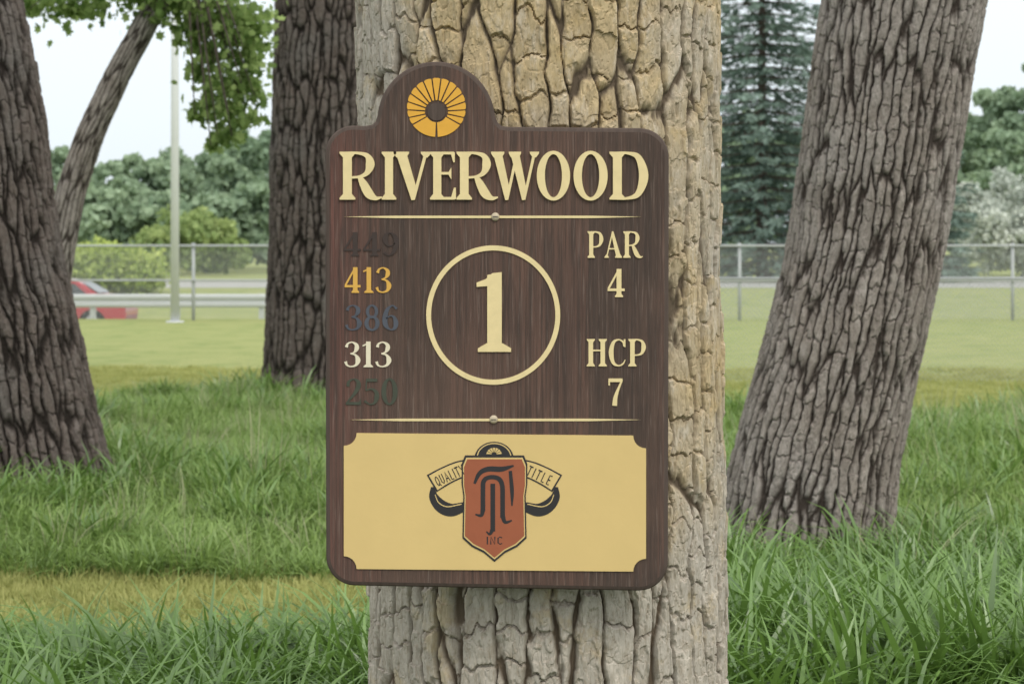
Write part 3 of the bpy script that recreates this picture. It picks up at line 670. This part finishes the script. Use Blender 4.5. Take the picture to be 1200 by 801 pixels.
bm=bmesh.new();box(bm,2.18,2.27,-.8,-.5,.7,.86);box(bm,2.18,2.27,.5,.8,.7,.86);bmobj('tail_lights',bm,paint('tail_light',(.5,.02,.02),.3),car)

# ---------------------------------------------------------------- grass
def tuft(name,n,hmin,hmax,w,rad,lean,mat,seed,seg=5):
    r=np.random.default_rng(seed);V=[];Fq=[];T=[];k=0
    for i in range(n):
        a=r.uniform(0,6.283);rr=rad*math.sqrt(r.random());bx_,by_=rr*math.cos(a),rr*math.sin(a)
        d=a+r.normal(0,.8);h=r.uniform(hmin,hmax);le=lean*r.uniform(.2,1.5);ww=w*r.uniform(.6,1.25);tw=d+1.57+r.uniform(-.9,.9)
        tn=r.random()
        for s in range(seg+1):
            t=s/seg;out_=le*h*t**1.8;z=h*(t-.5*min(1.2,le)*t**3)
            x=bx_+math.cos(d)*out_;y=by_+math.sin(d)*out_;wv=ww*.5*(1-t**2.2)*(.6+.8*min(t*3,1)*.5)+.0004
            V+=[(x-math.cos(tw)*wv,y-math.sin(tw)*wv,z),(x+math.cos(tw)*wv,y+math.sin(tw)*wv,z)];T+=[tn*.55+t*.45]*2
            if s: Fq.append((k-2,k-1,k+1,k))
            k+=2
    return bpy.data.objects.new(name,npmesh(name,np.array(V),np.array(Fq),mat,True,{'tone':T}))
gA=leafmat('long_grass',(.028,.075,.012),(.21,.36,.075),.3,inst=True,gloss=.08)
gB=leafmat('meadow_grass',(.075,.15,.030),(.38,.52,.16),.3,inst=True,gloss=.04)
gC=leafmat('short_grass',(.26,.29,.09),(.54,.53,.22),.3,inst=True)
gD=leafmat('seed_grass',(.30,.32,.18),(.50,.50,.32),.3,inst=True)
def coll(name,obs):
    c=bpy.data.collections.new(name)
    for o in obs:c.objects.link(o)
    return c
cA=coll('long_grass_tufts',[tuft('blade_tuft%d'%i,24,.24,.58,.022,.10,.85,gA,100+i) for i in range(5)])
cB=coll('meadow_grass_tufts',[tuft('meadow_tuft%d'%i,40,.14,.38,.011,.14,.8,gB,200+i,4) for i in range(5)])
cC=coll('short_grass_tufts',[tuft('short_tuft%d'%i,60,.03,.075,.006,.14,.6,gC,300+i,2) for i in range(3)])
cD=coll('seed_grass_tufts',[tuft('seed_tuft%d'%i,14,.35,.65,.006,.10,.35,gD,400+i) for i in range(3)])
def scatter(name,P,scl_,c,nvar):
    n=len(P);me=bpy.data.meshes.new(name);me.vertices.add(n);me.vertices.foreach_set('co',P.astype(np.float32).ravel())
    r=np.zeros((n,3));r[:,2]=rng.uniform(0,6.28,n);r[:,:2]=rng.normal(0,.08,(n,2))
    a=me.attributes.new('rot','FLOAT_VECTOR','POINT');a.data.foreach_set('vector',r.astype(np.float32).ravel())
    sxy=rng.uniform(.85,1.15,n)*np.sqrt(scl_)
    s=np.stack([sxy,sxy,scl_],-1)
    a=me.attributes.new('scl','FLOAT_VECTOR','POINT');a.data.foreach_set('vector',s.astype(np.float32).ravel())
    a=me.attributes.new('idx','INT','POINT');a.data.foreach_set('value',rng.integers(0,nvar,n).astype(np.int32))
    o=link(bpy.data.objects.new(name,me))
    ng=bpy.data.node_groups.new(name,'GeometryNodeTree');ng.interface.new_socket('Geometry',in_out='INPUT',socket_type='NodeSocketGeometry');ng.interface.new_socket('Geometry',in_out='OUTPUT',socket_type='NodeSocketGeometry')
    N=ng.nodes;L=ng.links;gi=N.new('NodeGroupInput');go=N.new('NodeGroupOutput');ip=N.new('GeometryNodeInstanceOnPoints');ci=N.new('GeometryNodeCollectionInfo')
    ci.inputs['Collection'].default_value=c;ci.inputs['Separate Children'].default_value=True;ci.inputs['Reset Children'].default_value=True
    def na(nm,ty): q=N.new('GeometryNodeInputNamedAttribute');q.data_type=ty;q.inputs['Name'].default_value=nm;return q.outputs['Attribute']
    er=N.new('FunctionNodeEulerToRotation');L.new(na('rot','FLOAT_VECTOR'),er.inputs[0]);L.new(er.outputs[0],ip.inputs['Rotation'])
    L.new(na('scl','FLOAT_VECTOR'),ip.inputs['Scale']);L.new(na('idx','INT'),ip.inputs['Instance Index']);ip.inputs['Pick Instance'].default_value=True
    L.new(ci.outputs[0],ip.inputs['Instance']);L.new(gi.outputs[0],ip.inputs['Points']);L.new(ip.outputs[0],go.inputs[0])
    o.modifiers.new('scatter','NODES').node_group=ng
def rnd(n,y0,y1,half=.36,pad=1.5):
    y=rng.uniform(y0,y1,n*2)
    keep=rng.random(len(y))<(y*half+pad)/(y1*half+pad);y=y[keep];x=rng.uniform(-1,1,len(y))*(y*half+pad)
    return x,y
TR=[(.08,4.6,.42),(1.4,9.9,.45),(-3.0,12.6,.6),(-1.93,20.4,.6),(-3.97,17,.2)]
def clear(x,y):
    k=np.ones(len(x),bool)
    for a,b,c in TR:k&=np.hypot(x-a,y-b)>c
    return k
def zof(x,y): return (fbm(x*1.2+300,y*1.2+300,3)-.5)*.05
x,y=rnd(1900,5.4,9.4,.36,.9);cl_=fbm(x*1.5+90,y*1.5+90,77)
edge=7.95+.5*(fbm(x*1.1+50,y*.1+50,5)-.5)
k=clear(x,y)&((y<edge)|(x>.6));x,y,cl_=x[k],y[k],cl_[k]
sc=np.interp(y,[5.4,6.6,7.3,8.0],[1.1,.88,.60,.28])*(.4+1.2*cl_);sc=np.where(x>.6,np.interp(y,[6,8,9.4],[1.15,.95,.75])*(.35+1.25*cl_),sc)
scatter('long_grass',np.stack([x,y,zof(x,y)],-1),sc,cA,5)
x,y=rnd(9000,8.6,21.5,.34,1.2);cl_=fbm(x*.9+190,y*.9+190,79);lim=np.where(x>0,17.5,21.)+2*(cl_-.5)
k=clear(x,y)&(y<lim)&((x>.6)|(y>9.85+.5*(fbm(x*1.3+50,y*.1+20,6)-.5)))
x,y,cl_=x[k],y[k],cl_[k];sc=(.1+1.9*cl_)*np.interp(y,[9.8,11,18,21],[.8,1,1,.6])
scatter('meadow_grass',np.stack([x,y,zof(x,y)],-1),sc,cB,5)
k=(rng.random(len(x))<.3)&(cl_>.5)
scatter('long_grass',np.stack([x[k]+.05,y[k],zof(x[k],y[k])],-1),sc[k]*.75,cA,5)
k=(rng.random(len(x))<.04)
scatter('seed_grass',np.stack([x[k]-.05,y[k],zof(x[k],y[k])],-1),sc[k]*.85,cD,3)
P=[]
for a,b,c in TR[1:]:
    m=int(90*c)+14;th=rng.uniform(0,6.28,m);rr=c+rng.uniform(.02,.35,m);P.append(np.stack([a+rr*np.cos(th),b+rr*np.sin(th)],-1))
P=np.concatenate(P);zz=zof(P[:,0],P[:,1])
scatter('long_grass',np.column_stack([P,zz]),rng.uniform(.45,1.15,len(P)),cA,5)
x,y=rnd(6500,7.8,27,.33,.6);k=clear(x,y)&((y>17)|((y>8)&(y<10.3)));x,y=x[k],y[k]
x2,y2=rnd(1500,7.9,10.2,.36,1);k=clear(x2,y2)&(x2<.8);x=np.concatenate([x,x2[k]]);y=np.concatenate([y,y2[k]])
scatter('mown_grass',np.stack([x,y,zof(x,y)],-1),rng.uniform(.6,1.3,len(x)),cC,3)
